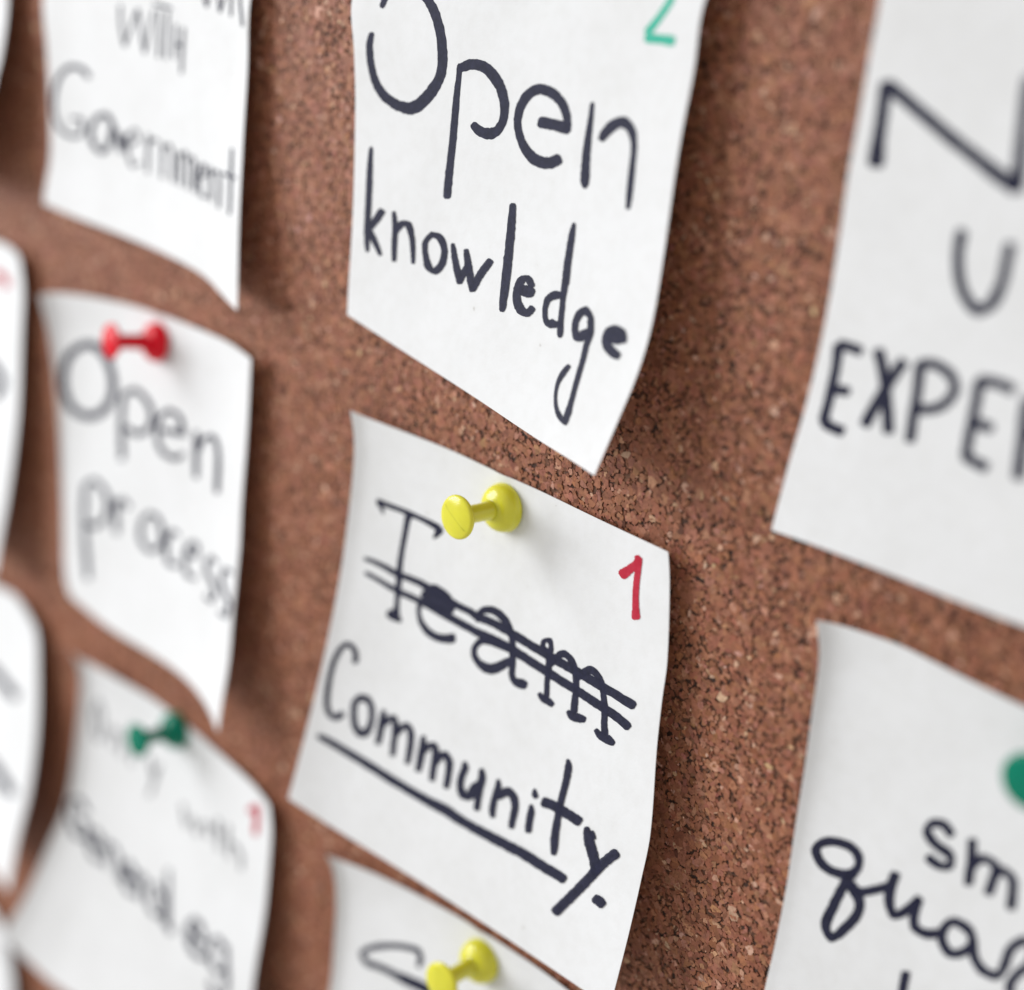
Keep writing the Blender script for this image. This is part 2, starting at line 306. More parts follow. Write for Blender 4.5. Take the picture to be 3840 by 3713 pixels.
WRITING = {
 'knowledge': [
  ('Open','navy',[[[124,737,144,736],[114,742,150,741],[85,798,133,791],[86,866,136,852],[109,938,159,917],[161,996,211,962],[258,1029,290,983],[384,1026,374,975],[487,970,432,943],[558,899,495,886],[604,827,541,828],[616,748,552,758],[602,675,544,689],[569,616,516,635],[520,565,472,589],[468,533,435,564],[372,506,367,542],[261,526,288,559],[199,572,233,585],[179,622,212,627],[184,628,202,631]],
   [[684,772,703,770],[675,777,710,774],[666,831,701,828],[646,948,691,942],[633,1072,681,1065],[618,1185,669,1177],[609,1305,660,1295],[620,1310,648,1304]],
   [[696,798,686,782],[713,800,694,771],[760,785,755,746],[819,782,846,741],[871,800,923,767],[919,837,976,815],[945,885,1002,873],[947,931,998,930],[920,967,966,981],[893,978,907,1018],[846,984,821,1024],[797,974,767,1001],[783,977,766,992]],
   [[1181,917,1186,894],[1195,925,1203,884],[1279,920,1289,879],[1363,919,1375,880],[1380,910,1387,889]],
   [[1381,911,1363,915],[1387,906,1354,913],[1382,860,1335,873],[1348,812,1303,834],[1274,776,1244,812],[1176,773,1184,810],[1091,813,1137,831],[1045,874,1097,877],[1037,939,1085,930],[1064,996,1111,977],[1112,1041,1159,1009],[1190,1065,1219,1021],[1276,1057,1263,1017],[1346,1027,1317,996],[1353,1015,1337,998]],
   [[1489,789,1501,788],[1483,792,1506,791],[1478,846,1511,843],[1468,930,1513,926],[1465,1015,1519,1008],[1471,1069,1521,1061],[1485,1082,1512,1077],[1492,1084,1506,1082]],
   [[1573,911,1552,907],[1586,908,1548,900],[1615,882,1568,866],[1654,856,1617,829],[1675,848,1690,810],[1710,860,1754,842],[1738,901,1774,896],[1741,963,1778,959],[1742,1039,1782,1034],[1748,1105,1776,1102],[1754,1108,1769,1106]]]),
  ('2','green',[[[1818,394,1836,395],[1811,398,1845,399],[1815,418,1851,425],[1781,469,1815,479],[1724,525,1759,537],[1727,532,1746,539]],
   [[1729,558,1728,541],[1740,564,1739,534],[1813,560,1813,531],[1876,561,1878,528],[1888,553,1890,535]]]),
  ('knowledge','navy',[[[108,1221,122,1218],[102,1226,128,1221],[89,1308,130,1298],[86,1422,132,1410],[84,1537,130,1524],[89,1621,131,1608],[105,1678,134,1668],[112,1679,128,1674]],
   [[199,1461,222,1464],[183,1467,226,1473],[144,1517,188,1524],[103,1569,139,1576],[105,1577,125,1581]],
   [[113,1588,134,1575],[109,1598,148,1573],[151,1630,189,1607],[200,1666,225,1651],[209,1665,223,1657]],
   [[277,1451,292,1446],[271,1457,299,1448],[279,1517,317,1506],[282,1591,323,1579],[295,1658,326,1649],[303,1660,319,1655]],
   [[306,1539,289,1537],[318,1535,287,1530],[353,1498,328,1479],[369,1493,406,1463],[398,1529,436,1513],[416,1581,451,1569],[429,1627,454,1619],[435,1628,449,1624]],
   [[543,1462,558,1483],[491,1518,530,1515],[498,1569,537,1554],[530,1620,570,1593],[608,1620,587,1597],[661,1562,614,1564],[663,1501,621,1515],[625,1457,590,1486],[543,1462,558,1483]],
   [[685,1471,699,1466],[680,1476,706,1467],[701,1543,743,1527],[749,1615,788,1599],[761,1616,782,1607]],
   [[776,1611,758,1612],[785,1606,752,1608],[808,1560,767,1558],[837,1526,795,1520],[833,1518,810,1515]],
   [[774,1470,790,1464],[768,1476,799,1466],[787,1541,836,1522],[839,1621,878,1605],[850,1622,872,1613]],
   [[866,1616,843,1616],[878,1610,837,1609],[920,1538,874,1534],[969,1473,929,1467],[965,1465,943,1462]],
   [[1052,1226,1075,1222],[1043,1233,1083,1226],[1037,1318,1089,1308],[1033,1450,1090,1439],[1040,1570,1095,1559],[1054,1635,1093,1627],[1064,1638,1085,1634]],
   [[1254,1489,1236,1501],[1255,1481,1223,1502],[1213,1459,1195,1487],[1145,1482,1188,1493],[1122,1533,1174,1526],[1131,1577,1183,1557],[1175,1611,1213,1577],[1249,1606,1231,1580],[1285,1572,1248,1562],[1283,1564,1263,1559]],
   [[1158,1537,1158,1518],[1171,1542,1171,1507],[1219,1539,1226,1493],[1243,1533,1256,1498],[1258,1524,1265,1506]],
   [[1450,1211,1461,1210],[1445,1214,1465,1212],[1429,1260,1468,1255],[1420,1356,1464,1349],[1420,1431,1466,1424],[1424,1468,1461,1462],[1433,1525,1467,1519],[1442,1577,1479,1569],[1454,1612,1491,1603],[1462,1622,1487,1618],[1468,1624,1481,1622]],
   [[1440,1467,1444,1479],[1430,1464,1437,1486],[1381,1473,1404,1498],[1335,1506,1374,1513],[1328,1543,1362,1538],[1338,1578,1370,1568],[1360,1601,1385,1580],[1400,1607,1402,1571],[1436,1596,1430,1571],[1462,1584,1456,1569],[1467,1579,1463,1571]],
   [[1641,1499,1629,1510],[1639,1492,1617,1512],[1593,1476,1595,1508],[1541,1507,1584,1516],[1529,1545,1570,1541],[1537,1579,1576,1566],[1568,1607,1591,1576],[1629,1594,1588,1568],[1661,1565,1625,1549],[1660,1556,1640,1547]],
   [[1621,1499,1639,1495],[1615,1505,1648,1498],[1625,1539,1665,1530],[1636,1568,1675,1564],[1631,1607,1667,1604],[1637,1659,1672,1656],[1641,1713,1676,1709],[1648,1770,1682,1766],[1654,1816,1689,1812],[1655,1861,1698,1856],[1655,1880,1692,1898],[1647,1874,1624,1892],[1603,1855,1580,1865],[1571,1820,1551,1825],[1563,1779,1537,1781],[1580,1735,1544,1734],[1596,1701,1569,1698],[1592,1697,1577,1695]],
   [[1875,1541,1848,1549],[1882,1532,1833,1547],[1859,1502,1821,1528],[1795,1496,1806,1529],[1736,1524,1793,1536],[1732,1565,1790,1552],[1760,1592,1804,1564],[1809,1606,1835,1573],[1851,1606,1864,1578],[1865,1601,1872,1585]],
   [[1759,1557,1754,1537],[1775,1562,1767,1526],[1813,1559,1812,1515],[1841,1554,1849,1519],[1856,1546,1860,1527]]]),
 ],
 'team': [
  ('crossed_out_word','navy',[[[145,375,150,362],[149,380,157,357],[202,382,212,355],[338,376,349,349],[449,376,462,349],[530,384,550,351],[565,388,585,363],[576,384,587,370]],
   [[150,370,169,357],[147,380,181,357],[170,399,195,383],[192,419,204,412],[196,419,202,416]],
   [[557,365,582,368],[540,372,587,378],[529,402,560,407],[524,423,536,425],[525,426,532,427]],
   [[345,368,370,364],[333,378,379,370],[330,415,370,408],[323,510,360,502],[317,610,356,600],[322,702,365,689],[331,769,365,758],[334,816,370,806],[324,856,379,842],[336,862,367,855]],
   [[295,868,303,845],[301,878,317,836],[332,883,358,832],[381,877,395,854],[390,873,397,860]],
   [[505,724,487,704],[525,724,493,687],[546,727,553,631],[565,743,636,627],[621,746,683,643],[683,724,711,670],[703,713,718,683]],
   [[483,732,502,727],[475,739,510,731],[477,790,505,779],[500,836,531,813],[545,866,572,831],[608,876,622,835],[675,864,673,822],[732,842,723,800],[743,827,738,805]],
   [[864,695,853,698],[869,690,849,696],[877,663,844,663],[902,641,879,618],[931,630,934,593],[966,628,989,589],[1007,638,1042,603],[1037,658,1077,630],[1063,685,1101,665],[1075,723,1114,707],[1082,773,1125,758],[1087,820,1129,805],[1095,857,1132,836],[1122,880,1149,841],[1165,881,1180,832],[1195,873,1206,832],[1209,862,1215,840]],
   [[1100,726,1094,743],[1094,720,1084,751],[1031,723,1019,759],[965,730,959,765],[891,753,910,779],[847,807,884,807],[848,854,884,833],[884,884,914,850],[935,897,954,847],[996,883,980,840],[1057,840,1023,812],[1099,795,1070,777],[1100,784,1084,774]],
   [[1285,650,1268,653],[1293,644,1262,648],[1294,629,1272,619],[1306,623,1325,595],[1313,637,1344,625],[1306,677,1345,666],[1309,733,1348,721],[1311,790,1346,779],[1315,841,1350,829],[1312,863,1350,853],[1320,867,1341,861]],
   [[1279,858,1291,848],[1279,865,1299,845],[1302,883,1323,852],[1339,884,1360,848],[1365,884,1385,858],[1376,879,1386,865]],
   [[1277,654,1284,644],[1278,659,1291,641],[1304,664,1317,647],[1311,661,1318,651]],
   [[1342,715,1324,711],[1353,709,1322,703],[1384,670,1352,658],[1409,648,1404,615],[1430,650,1458,620],[1459,669,1493,646],[1475,702,1512,685],[1486,748,1523,734],[1484,813,1526,799],[1486,856,1527,842],[1495,859,1518,852]],
   [[1462,864,1473,853],[1461,870,1481,851],[1482,890,1503,854],[1530,885,1539,843],[1570,871,1577,841],[1580,862,1584,846]],
   [[1507,712,1491,706],[1518,708,1491,697],[1556,672,1527,653],[1579,655,1581,618],[1604,656,1630,628],[1633,674,1664,654],[1651,716,1684,700],[1666,777,1706,761],[1673,838,1710,823],[1680,875,1720,856],[1691,877,1713,866]],
   [[1635,877,1646,865],[1635,883,1655,862],[1665,903,1689,868],[1707,905,1730,862],[1745,900,1762,874],[1755,895,1764,881]]]),
  ('strike_line','navy',[[[113,669,116,658],[117,673,122,653],[168,669,175,645],[245,671,258,641],[312,676,324,644],[384,671,394,639],[464,668,479,633],[535,676,556,637],[717,685,734,650],[799,684,817,648],[843,691,861,650],[951,683,970,641],[1079,687,1101,644],[1207,692,1230,650],[1334,696,1355,654],[1490,697,1511,655],[1643,700,1664,659],[1764,704,1785,663],[1838,708,1860,666],[1853,699,1865,676]]]),
  ('strike_line','navy',[[[129,733,133,722],[132,738,140,717],[205,741,216,717],[287,749,299,721],[348,753,360,721],[425,749,437,717],[535,751,550,716],[645,757,663,717],[756,758,774,719],[829,759,845,720],[887,758,904,715],[962,757,982,711],[1090,755,1113,710],[1218,761,1242,719],[1345,768,1368,726],[1501,774,1524,733],[1655,784,1679,743],[1750,790,1777,750],[1816,805,1845,766],[1832,798,1848,777]]]),
  ('1','red',[[[1720,198,1700,185],[1740,194,1703,171],[1781,157,1745,140],[1837,101,1795,98],[1830,71,1798,83],[1823,69,1805,76]],
   [[1811,80,1836,73],[1799,90,1845,77],[1796,144,1835,133],[1787,218,1825,207],[1787,290,1827,277],[1786,338,1836,319],[1798,342,1826,331]]]),
  ('Community','navy',[[[179,1170,162,1177],[185,1162,154,1175],[177,1118,148,1137],[145,1089,126,1116],[101,1092,111,1116],[66,1135,92,1140],[42,1213,71,1210],[37,1302,66,1293],[42,1385,73,1371],[59,1458,88,1438],[92,1495,113,1465],[137,1491,125,1464],[176,1450,149,1431],[176,1438,161,1427]],
   [[232,1302,254,1331],[198,1354,234,1352],[205,1415,239,1398],[230,1475,262,1448],[276,1502,294,1460],[327,1477,292,1461],[346,1419,308,1425],[343,1364,308,1379],[322,1313,291,1336],[285,1287,268,1325],[232,1302,254,1331]],
   [[378,1313,393,1308],[372,1320,400,1312],[369,1369,409,1356],[373,1428,413,1415],[379,1486,411,1477],[386,1490,404,1485]],
   [[398,1400,382,1395],[408,1395,379,1387],[435,1357,405,1340],[446,1343,456,1306],[450,1356,489,1336],[461,1409,497,1395],[468,1456,504,1443],[479,1502,508,1491],[486,1505,502,1499]],
   [[484,1411,467,1407],[494,1405,464,1399],[520,1363,488,1349],[535,1345,538,1307],[548,1355,585,1330],[560,1399,600,1384],[567,1460,604,1448],[573,1498,602,1489],[580,1501,595,1496]],
   [[637,1328,652,1322],[631,1335,659,1325],[630,1382,673,1367],[634,1443,678,1430],[641,1503,675,1493],[649,1507,668,1502]],
   [[660,1420,643,1417],[670,1415,640,1409],[698,1373,668,1356],[708,1364,723,1326],[713,1376,755,1356],[719,1435,759,1421],[731,1509,765,1497],[739,1513,758,1506]],
   [[749,1430,730,1428],[761,1423,726,1419],[784,1377,749,1365],[779,1377,797,1336],[802,1388,841,1362],[813,1436,853,1421],[820,1503,855,1492],[829,1507,847,1501]],
   [[901,1339,915,1330],[897,1347,923,1331],[899,1364,942,1352],[889,1417,932,1406],[897,1469,937,1446],[930,1507,958,1462],[997,1483,959,1463],[1025,1421,975,1416],[1031,1402,996,1393],[1028,1392,1008,1388]],
   [[1006,1324,1020,1316],[1001,1331,1028,1318],[1004,1366,1050,1349],[1006,1422,1049,1409],[1012,1483,1052,1469],[1020,1519,1053,1507],[1028,1522,1046,1516]],
   [[1114,1326,1126,1320],[1111,1331,1131,1322],[1110,1360,1147,1348],[1104,1419,1143,1409],[1105,1479,1144,1464],[1121,1508,1149,1493],[1130,1509,1145,1501]],
   [[1138,1415,1121,1407],[1151,1411,1121,1395],[1180,1385,1149,1357],[1190,1375,1202,1327],[1211,1380,1249,1348],[1227,1412,1268,1394],[1229,1457,1268,1445],[1235,1503,1266,1493],[1242,1506,1259,1501]],
   [[1328,1348,1337,1343],[1324,1352,1342,1344],[1321,1381,1359,1366],[1322,1432,1362,1418],[1330,1476,1366,1462],[1339,1480,1359,1472]],
   [[1328,1273,1336,1268],[1326,1277,1340,1269],[1325,1303,1355,1283],[1339,1314,1363,1292],[1348,1312,1361,1301]],
   [[1492,1063,1502,1058],[1489,1068,1507,1059],[1486,1098,1526,1083],[1482,1164,1522,1154],[1474,1236,1512,1226],[1473,1302,1511,1291],[1474,1368,1516,1354],[1477,1433,1523,1415],[1488,1476,1530,1458],[1500,1504,1529,1491],[1508,1506,1524,1499]],
   [[1383,1320,1386,1293],[1394,1328,1400,1280],[1442,1318,1455,1269],[1500,1318,1519,1268],[1560,1317,1579,1268],[1605,1319,1625,1270],[1621,1308,1632,1281]],
   [[1652,1301,1665,1293],[1648,1308,1673,1293],[1657,1354,1704,1321],[1688,1400,1739,1363],[1718,1440,1768,1406],[1738,1480,1788,1448],[1753,1481,1781,1463]],
   [[1684,1305,1695,1297],[1682,1312,1702,1296],[1698,1337,1723,1318],[1707,1337,1721,1326]],
   [[1842,1315,1864,1325],[1825,1321,1866,1339],[1794,1361,1837,1376],[1747,1432,1793,1443],[1700,1516,1746,1526],[1640,1618,1687,1629],[1596,1694,1643,1705],[1572,1736,1618,1747],[1577,1750,1602,1755]],
   [[1772,1582,1784,1558],[1777,1593,1798,1549],[1802,1598,1828,1549],[1822,1600,1848,1557],[1837,1593,1851,1569]]]),
  ('underline','navy',[[[60,1619,64,1601],[65,1626,73,1593],[150,1624,160,1584],[237,1625,250,1582],[360,1626,375,1581],[487,1631,502,1585],[614,1631,628,1586],[739,1631,754,1582],[861,1626,879,1572],[972,1627,989,1578],[1096,1622,1112,1570],[1218,1614,1233,1561],[1337,1605,1354,1552],[1459,1605,1477,1553],[1550,1601,1568,1550],[1593,1599,1610,1552],[1607,1589,1617,1563]]]),
 ],
 'below': [
  ('word','navy',[[[634,411,613,416],[643,402,606,412],[658,346,611,367],[632,302,604,342],[524,321,518,358],[378,375,384,408],[240,446,257,474],[176,516,219,509],[219,567,243,525],[353,553,369,511],[486,548,503,501],[627,529,646,478],[760,517,781,467],[776,505,788,477]],
   [[423,539,432,518],[429,548,445,509],[501,554,526,492],[624,545,652,475],[730,532,756,470],[750,517,765,483]],
   [[788,336,805,326],[782,344,814,328],[789,378,821,364],[793,460,824,447],[800,462,818,455]],
   [[874,505,860,494],[887,502,863,482],[936,451,951,412],[955,485,1000,470],[912,546,949,551],[915,556,935,559]]]),
 ],
 'nu': [
  ('N','navy',[[[120,688,83,690],[133,675,67,679],[120,611,65,613],[112,519,63,520],[104,429,56,430],[93,421,66,421]],
   [[67,434,81,415],[71,446,96,412],[168,493,193,459],[316,565,340,529],[460,630,482,592],[605,693,627,650],[621,688,633,664]],
   [[636,683,607,685],[646,672,594,676],[629,578,584,581],[610,453,567,454],[602,353,559,353],[592,346,568,345]]]),
  ('U','navy',[[[449,823,471,822],[440,831,480,829],[441,901,481,895],[461,973,499,960],[501,1037,533,1013],[568,1076,571,1036],[632,1036,595,1018],[654,959,615,955],[654,881,616,881],[656,838,617,838],[647,831,626,831]]]),
  ('EXPER','navy',[[[61,1274,85,1271],[53,1282,96,1278],[63,1351,106,1347],[67,1443,111,1441],[68,1533,112,1531],[69,1552,114,1550],[80,1560,104,1559]],
   [[69,1284,70,1265],[78,1293,80,1257],[122,1294,126,1258],[166,1298,172,1263],[177,1291,180,1272]],
   [[82,1443,80,1424],[92,1450,88,1415],[161,1442,157,1408],[169,1434,167,1414]],
   [[81,1562,87,1541],[88,1573,100,1535],[131,1583,139,1544],[176,1587,181,1548],[187,1579,189,1558]],
   [[222,1261,245,1251],[218,1273,258,1255],[254,1333,296,1317],[296,1426,338,1412],[335,1528,377,1514],[348,1533,371,1525]],
   [[334,1265,357,1272],[322,1270,363,1282],[294,1334,336,1346],[262,1423,306,1432],[236,1517,281,1525],[244,1527,269,1532]],
   [[394,1264,416,1261],[386,1273,426,1267],[403,1364,442,1359],[412,1453,452,1448],[425,1531,464,1524],[435,1537,457,1534]],
   [[403,1280,399,1261],[413,1286,406,1252],[461,1276,467,1242],[519,1295,543,1267],[537,1322,575,1321],[516,1365,547,1385],[478,1390,495,1421],[434,1401,444,1435],[428,1411,434,1429]],
   [[622,1267,643,1264],[615,1275,652,1271],[623,1348,661,1344],[629,1430,666,1426],[640,1523,677,1519],[649,1530,670,1527]],
   [[628,1280,626,1261],[638,1287,634,1252],[695,1280,696,1246],[753,1286,758,1252],[762,1280,765,1261]],
   [[642,1415,643,1396],[650,1423,651,1389],[718,1424,720,1390],[727,1416,727,1397]],
   [[647,1531,652,1511],[654,1540,662,1505],[696,1548,703,1512],[738,1553,743,1517],[747,1546,750,1526]],
   [[801,1283,823,1280],[793,1292,834,1288],[800,1348,841,1342],[822,1459,862,1452],[836,1538,876,1531],[847,1545,869,1541]],
   [[814,1299,808,1281],[824,1305,814,1272],[871,1291,876,1258],[909,1310,939,1292],[910,1345,944,1357],[880,1369,897,1400],[835,1375,841,1409],[828,1384,832,1403]],
   [[871,1391,887,1379],[870,1402,899,1380],[929,1472,958,1451],[980,1539,1009,1518],[992,1540,1007,1529]]]),
 ],
 'quality': [
  ('sm','navy',[[[639,572,625,592],[639,561,613,596],[599,538,586,578],[536,563,554,589],[513,628,548,602],[562,663,584,625],[621,672,647,636],[626,686,657,697],[605,693,599,732],[560,687,545,726],[549,695,541,716]],
   [[696,553,717,543],[689,565,726,547],[700,637,737,621],[706,727,743,712],[715,732,736,724]],
   [[723,669,707,659],[734,665,707,647],[764,618,754,584],[794,619,823,586],[794,660,831,650],[787,718,824,711],[794,725,815,721]],
   [[812,676,795,670],[823,671,792,659],[843,625,832,591],[866,635,896,604],[875,683,911,666],[880,731,916,715],[889,735,909,727]]]),
  ('qual','navy',[[[264,889,299,897],[237,914,246,949],[180,927,168,967],[139,915,110,950],[119,887,79,899],[130,870,110,842],[176,848,177,809],[236,843,254,804],[263,863,299,837],[264,889,299,897]],
   [[267,895,288,901],[254,901,291,913],[225,952,266,957],[195,1051,238,1050],[171,1172,215,1157],[223,1224,227,1179],[286,1158,252,1141],[334,1062,292,1062],[332,992,291,1020],[285,951,251,988],[271,954,252,974]],
   [[257,969,270,948],[259,980,281,943],[303,993,305,955],[373,951,360,921],[428,908,413,880],[432,896,424,880]],
   [[429,826,452,822],[418,838,460,829],[410,895,452,882],[414,962,456,937],[455,1007,467,963],[519,958,494,934],[553,909,520,895],[569,880,535,869],[566,868,547,862]],
   [[537,873,558,867],[527,885,566,874],[522,942,562,926],[536,1002,568,967],[596,1008,600,967],[649,980,642,944],[656,967,652,947]],
   [[700,901,705,862],[750,903,773,865],[767,924,803,916],[741,968,763,991],[711,985,700,1026],[688,967,655,998],[682,940,645,949],[695,907,667,894],[700,901,705,862]],
   [[768,907,788,894],[763,920,799,896],[784,982,816,952],[834,1019,852,979],[904,1005,891,973],[934,943,899,945],[945,871,912,865],[978,826,965,794],[990,825,1022,798],[990,879,1024,879],[956,936,987,945],[934,1008,971,992],[971,1066,990,1026],[1038,1046,1038,1007],[1046,1034,1046,1013]]]),
  ('word','navy',[[[545,1169,565,1161],[537,1180,573,1166],[540,1252,576,1237],[547,1320,583,1303],[555,1383,591,1366],[564,1387,584,1378]],
   [[576,1357,560,1348],[587,1352,559,1336],[618,1300,606,1268],[636,1305,667,1275],[640,1354,675,1338],[649,1358,668,1349]]]),
 ],
 'government': [
  ('WITH','navy',[[[728,759,743,757],[721,763,750,759],[725,854,753,849],[754,973,783,966],[761,975,777,971]],
   [[773,973,759,973],[781,970,756,969],[866,837,841,836],[916,760,891,758],[913,756,899,755]],
   [[896,757,910,754],[890,761,917,756],[915,847,942,842],[949,981,976,975],[955,982,970,979]],
   [[967,980,955,981],[974,977,951,978],[1031,832,1009,833],[1065,749,1042,749],[1061,746,1049,747]],
   [[1105,740,1119,738],[1099,744,1125,741],[1079,983,1106,979],[1084,985,1099,983]],
   [[1188,739,1203,737],[1182,742,1208,740],[1149,981,1175,978],[1154,983,1169,982]],
   [[1046,718,1050,710],[1050,722,1058,707],[1225,728,1233,713],[1232,724,1237,716]],
   [[1262,790,1277,788],[1256,793,1282,791],[1233,965,1259,962],[1238,967,1253,965]],
   [[1337,798,1352,796],[1330,801,1357,799],[1295,1029,1322,1026],[1301,1031,1316,1030]],
   [[1250,892,1255,884],[1254,895,1262,881],[1328,898,1337,884],[1336,895,1341,887]]]),
  ('work','navy',[[[1522,618,1535,615],[1519,622,1541,616],[1557,674,1580,668],[1563,675,1576,671]],
   [[1574,673,1561,674],[1580,671,1556,671],[1609,601,1586,602],[1605,599,1592,599]],
   [[1667,590,1680,587],[1663,593,1686,589],[1692,677,1717,672],[1699,678,1712,676]],
   [[1710,677,1697,677],[1717,675,1693,675],[1758,597,1734,597],[1754,595,1741,595]],
   [[1804,572,1818,571],[1799,575,1824,573],[1805,676,1830,674],[1811,678,1825,677]],
   [[1884,572,1898,571],[1880,575,1904,572],[1931,710,1958,706],[1938,711,1952,709]]]),
  ('Government','navy',[[[409,1183,387,1197],[411,1174,370,1199],[338,1140,313,1169],[201,1153,214,1178],[84,1237,123,1242],[24,1353,69,1347],[20,1468,58,1454],[83,1548,113,1525],[205,1562,213,1537],[313,1513,277,1509],[317,1432,283,1453],[203,1441,195,1466],[193,1447,188,1461]],
   [[478,1401,441,1387],[534,1384,564,1354],[580,1423,636,1409],[549,1507,601,1508],[494,1565,504,1593],[437,1544,388,1569],[410,1481,356,1488],[478,1401,441,1387]],
   [[635,1431,658,1425],[626,1438,669,1427],[657,1551,700,1539],[668,1553,691,1547]],
   [[685,1550,665,1551],[697,1545,660,1546],[761,1439,724,1439],[756,1434,735,1434]],
   [[778,1494,770,1488],[787,1494,772,1483],[884,1443,857,1443],[857,1388,837,1404],[771,1421,798,1423],[736,1516,767,1509],[785,1606,808,1590],[884,1569,873,1556],[888,1563,882,1556]],
   [[961,1395,976,1392],[954,1399,982,1394],[935,1607,963,1601],[941,1609,956,1606]],
   [[970,1457,958,1454],[979,1455,957,1449],[1024,1417,1014,1404],[1053,1424,1069,1408],[1062,1421,1071,1412]],
   [[1100,1414,1115,1411],[1094,1419,1121,1413],[1076,1605,1104,1599],[1082,1607,1098,1604]],
   [[1111,1457,1101,1453],[1119,1455,1101,1448],[1166,1418,1179,1403],[1193,1463,1221,1456],[1180,1601,1209,1595],[1186,1603,1202,1600]],
   [[1267,1427,1282,1424],[1260,1431,1289,1426],[1251,1604,1280,1598],[1257,1606,1273,1603]],
   [[1283,1459,1272,1456],[1292,1457,1272,1451],[1323,1425,1340,1410],[1340,1469,1369,1462],[1330,1605,1360,1598],[1337,1606,1353,1603]],
   [[1355,1471,1344,1467],[1365,1469,1344,1463],[1402,1435,1419,1420],[1420,1478,1450,1471],[1406,1605,1437,1598],[1413,1607,1429,1603]],
   [[1469,1524,1462,1519],[1479,1523,1465,1514],[1565,1480,1536,1482],[1555,1429,1527,1443],[1478,1453,1507,1452],[1456,1531,1487,1523],[1484,1607,1513,1593],[1567,1591,1572,1576],[1575,1586,1578,1578]],
   [[1603,1428,1621,1423],[1595,1434,1628,1424],[1590,1599,1624,1588],[1597,1599,1616,1593]],
   [[1617,1466,1607,1463],[1627,1464,1609,1458],[1676,1432,1694,1415],[1701,1461,1736,1450],[1692,1598,1729,1587],[1700,1599,1720,1593]],
   [[1858,1270,1878,1267],[1849,1275,1886,1268],[1840,1588,1881,1578],[1849,1589,1872,1583]],
   [[1740,1418,1746,1410],[1744,1421,1756,1405],[1919,1405,1933,1390],[1931,1401,1938,1393]]]),
 ],
 'process': [
  ('Open','navy',[[[267,282,285,327],[112,375,165,399],[38,504,106,504],[29,637,99,615],[102,751,158,703],[276,765,284,712],[467,685,408,659],[584,567,495,570],[601,441,510,465],[538,333,456,370],[419,272,369,322],[267,282,285,327]],
   [[655,518,690,513],[639,528,703,518],[611,677,677,665],[605,922,671,907],[620,927,656,919]],
   [[669,545,654,531],[688,545,661,520],[780,499,795,463],[889,531,940,500],[937,592,998,576],[905,669,955,678],[818,710,817,745],[710,704,681,741],[690,711,675,732]],
   [[1060,661,1066,642],[1069,667,1080,633],[1273,641,1283,607],[1288,632,1293,613]],
   [[1308,630,1278,641],[1318,619,1263,639],[1274,525,1227,553],[1144,509,1148,539],[1014,597,1065,600],[992,701,1049,685],[1051,787,1097,756],[1195,799,1204,765],[1299,752,1278,727],[1306,741,1294,727]],
   [[1404,574,1433,567],[1392,584,1446,570],[1399,842,1458,826],[1412,845,1444,836]],
   [[1441,691,1413,690],[1458,684,1408,682],[1524,599,1485,588],[1581,573,1618,539],[1636,624,1696,601],[1645,850,1709,828],[1659,852,1694,839]]]),
  ('process','navy',[[[213,1174,245,1165],[200,1185,257,1169],[181,1440,239,1418],[228,1784,289,1756],[242,1785,276,1770]],
   [[215,1204,201,1192],[233,1202,206,1180],[312,1147,327,1109],[405,1176,461,1146],[438,1266,500,1251],[388,1346,433,1356],[295,1404,301,1437],[238,1403,211,1444],[220,1413,206,1436]],
   [[532,1182,564,1172],[519,1192,578,1176],[535,1392,593,1375],[549,1395,580,1386]],
   [[562,1245,536,1241],[581,1238,533,1232],[630,1179,624,1149],[683,1205,724,1172],[701,1200,724,1182]],
   [[902,1168,924,1191],[807,1265,863,1259],[806,1369,860,1346],[921,1413,936,1379],[1068,1335,1019,1332],[1090,1236,1033,1255],[1028,1161,984,1192],[902,1168,924,1191]],
   [[1254,1210,1239,1229],[1248,1203,1221,1237],[1147,1211,1185,1225],[1072,1325,1130,1311],[1120,1424,1171,1394],[1240,1413,1256,1379],[1257,1403,1266,1384]],
   [[1332,1311,1336,1295],[1343,1315,1349,1286],[1495,1276,1456,1267],[1492,1200,1442,1227],[1372,1216,1411,1226],[1298,1323,1355,1310],[1331,1423,1384,1396],[1457,1421,1485,1389],[1475,1413,1490,1395]],
   [[1734,1211,1714,1230],[1733,1204,1697,1238],[1631,1214,1660,1226],[1564,1312,1619,1290],[1641,1356,1693,1325],[1698,1397,1757,1369],[1673,1445,1697,1458],[1633,1435,1595,1469],[1615,1443,1594,1461]],
   [[1937,1169,1914,1191],[1937,1161,1894,1201],[1839,1186,1875,1189],[1769,1284,1829,1256],[1834,1335,1893,1296],[1901,1363,1967,1326],[1870,1438,1916,1432],[1838,1428,1794,1468],[1818,1438,1793,1460]]]),
 ],
 'general': [
  ('only','pale',[[[169,206,162,230],[123,274,155,265],[123,355,155,341],[149,438,179,420],[188,455,190,432],[229,410,196,418],[231,331,198,345],[211,249,179,266],[169,206,162,230]],
   [[295,318,313,311],[288,325,320,312],[304,440,336,427],[312,441,330,434]],
   [[307,361,298,355],[317,359,300,348],[336,338,356,315],[376,371,407,356],[388,455,421,443],[396,456,414,450]],
   [[471,232,489,226],[464,239,497,227],[496,465,529,454],[504,467,522,461]],
   [[660,357,681,346],[654,365,692,346],[724,470,762,450],[735,469,756,458]],
   [[767,365,789,360],[756,372,796,364],[718,498,757,491],[694,566,734,560],[701,571,723,567]]]),
  ('wg','pale',[[[1037,483,1057,472],[1031,492,1068,471],[1112,591,1139,565],[1150,518,1173,490],[1225,595,1239,568],[1284,483,1246,493],[1277,479,1257,485]],
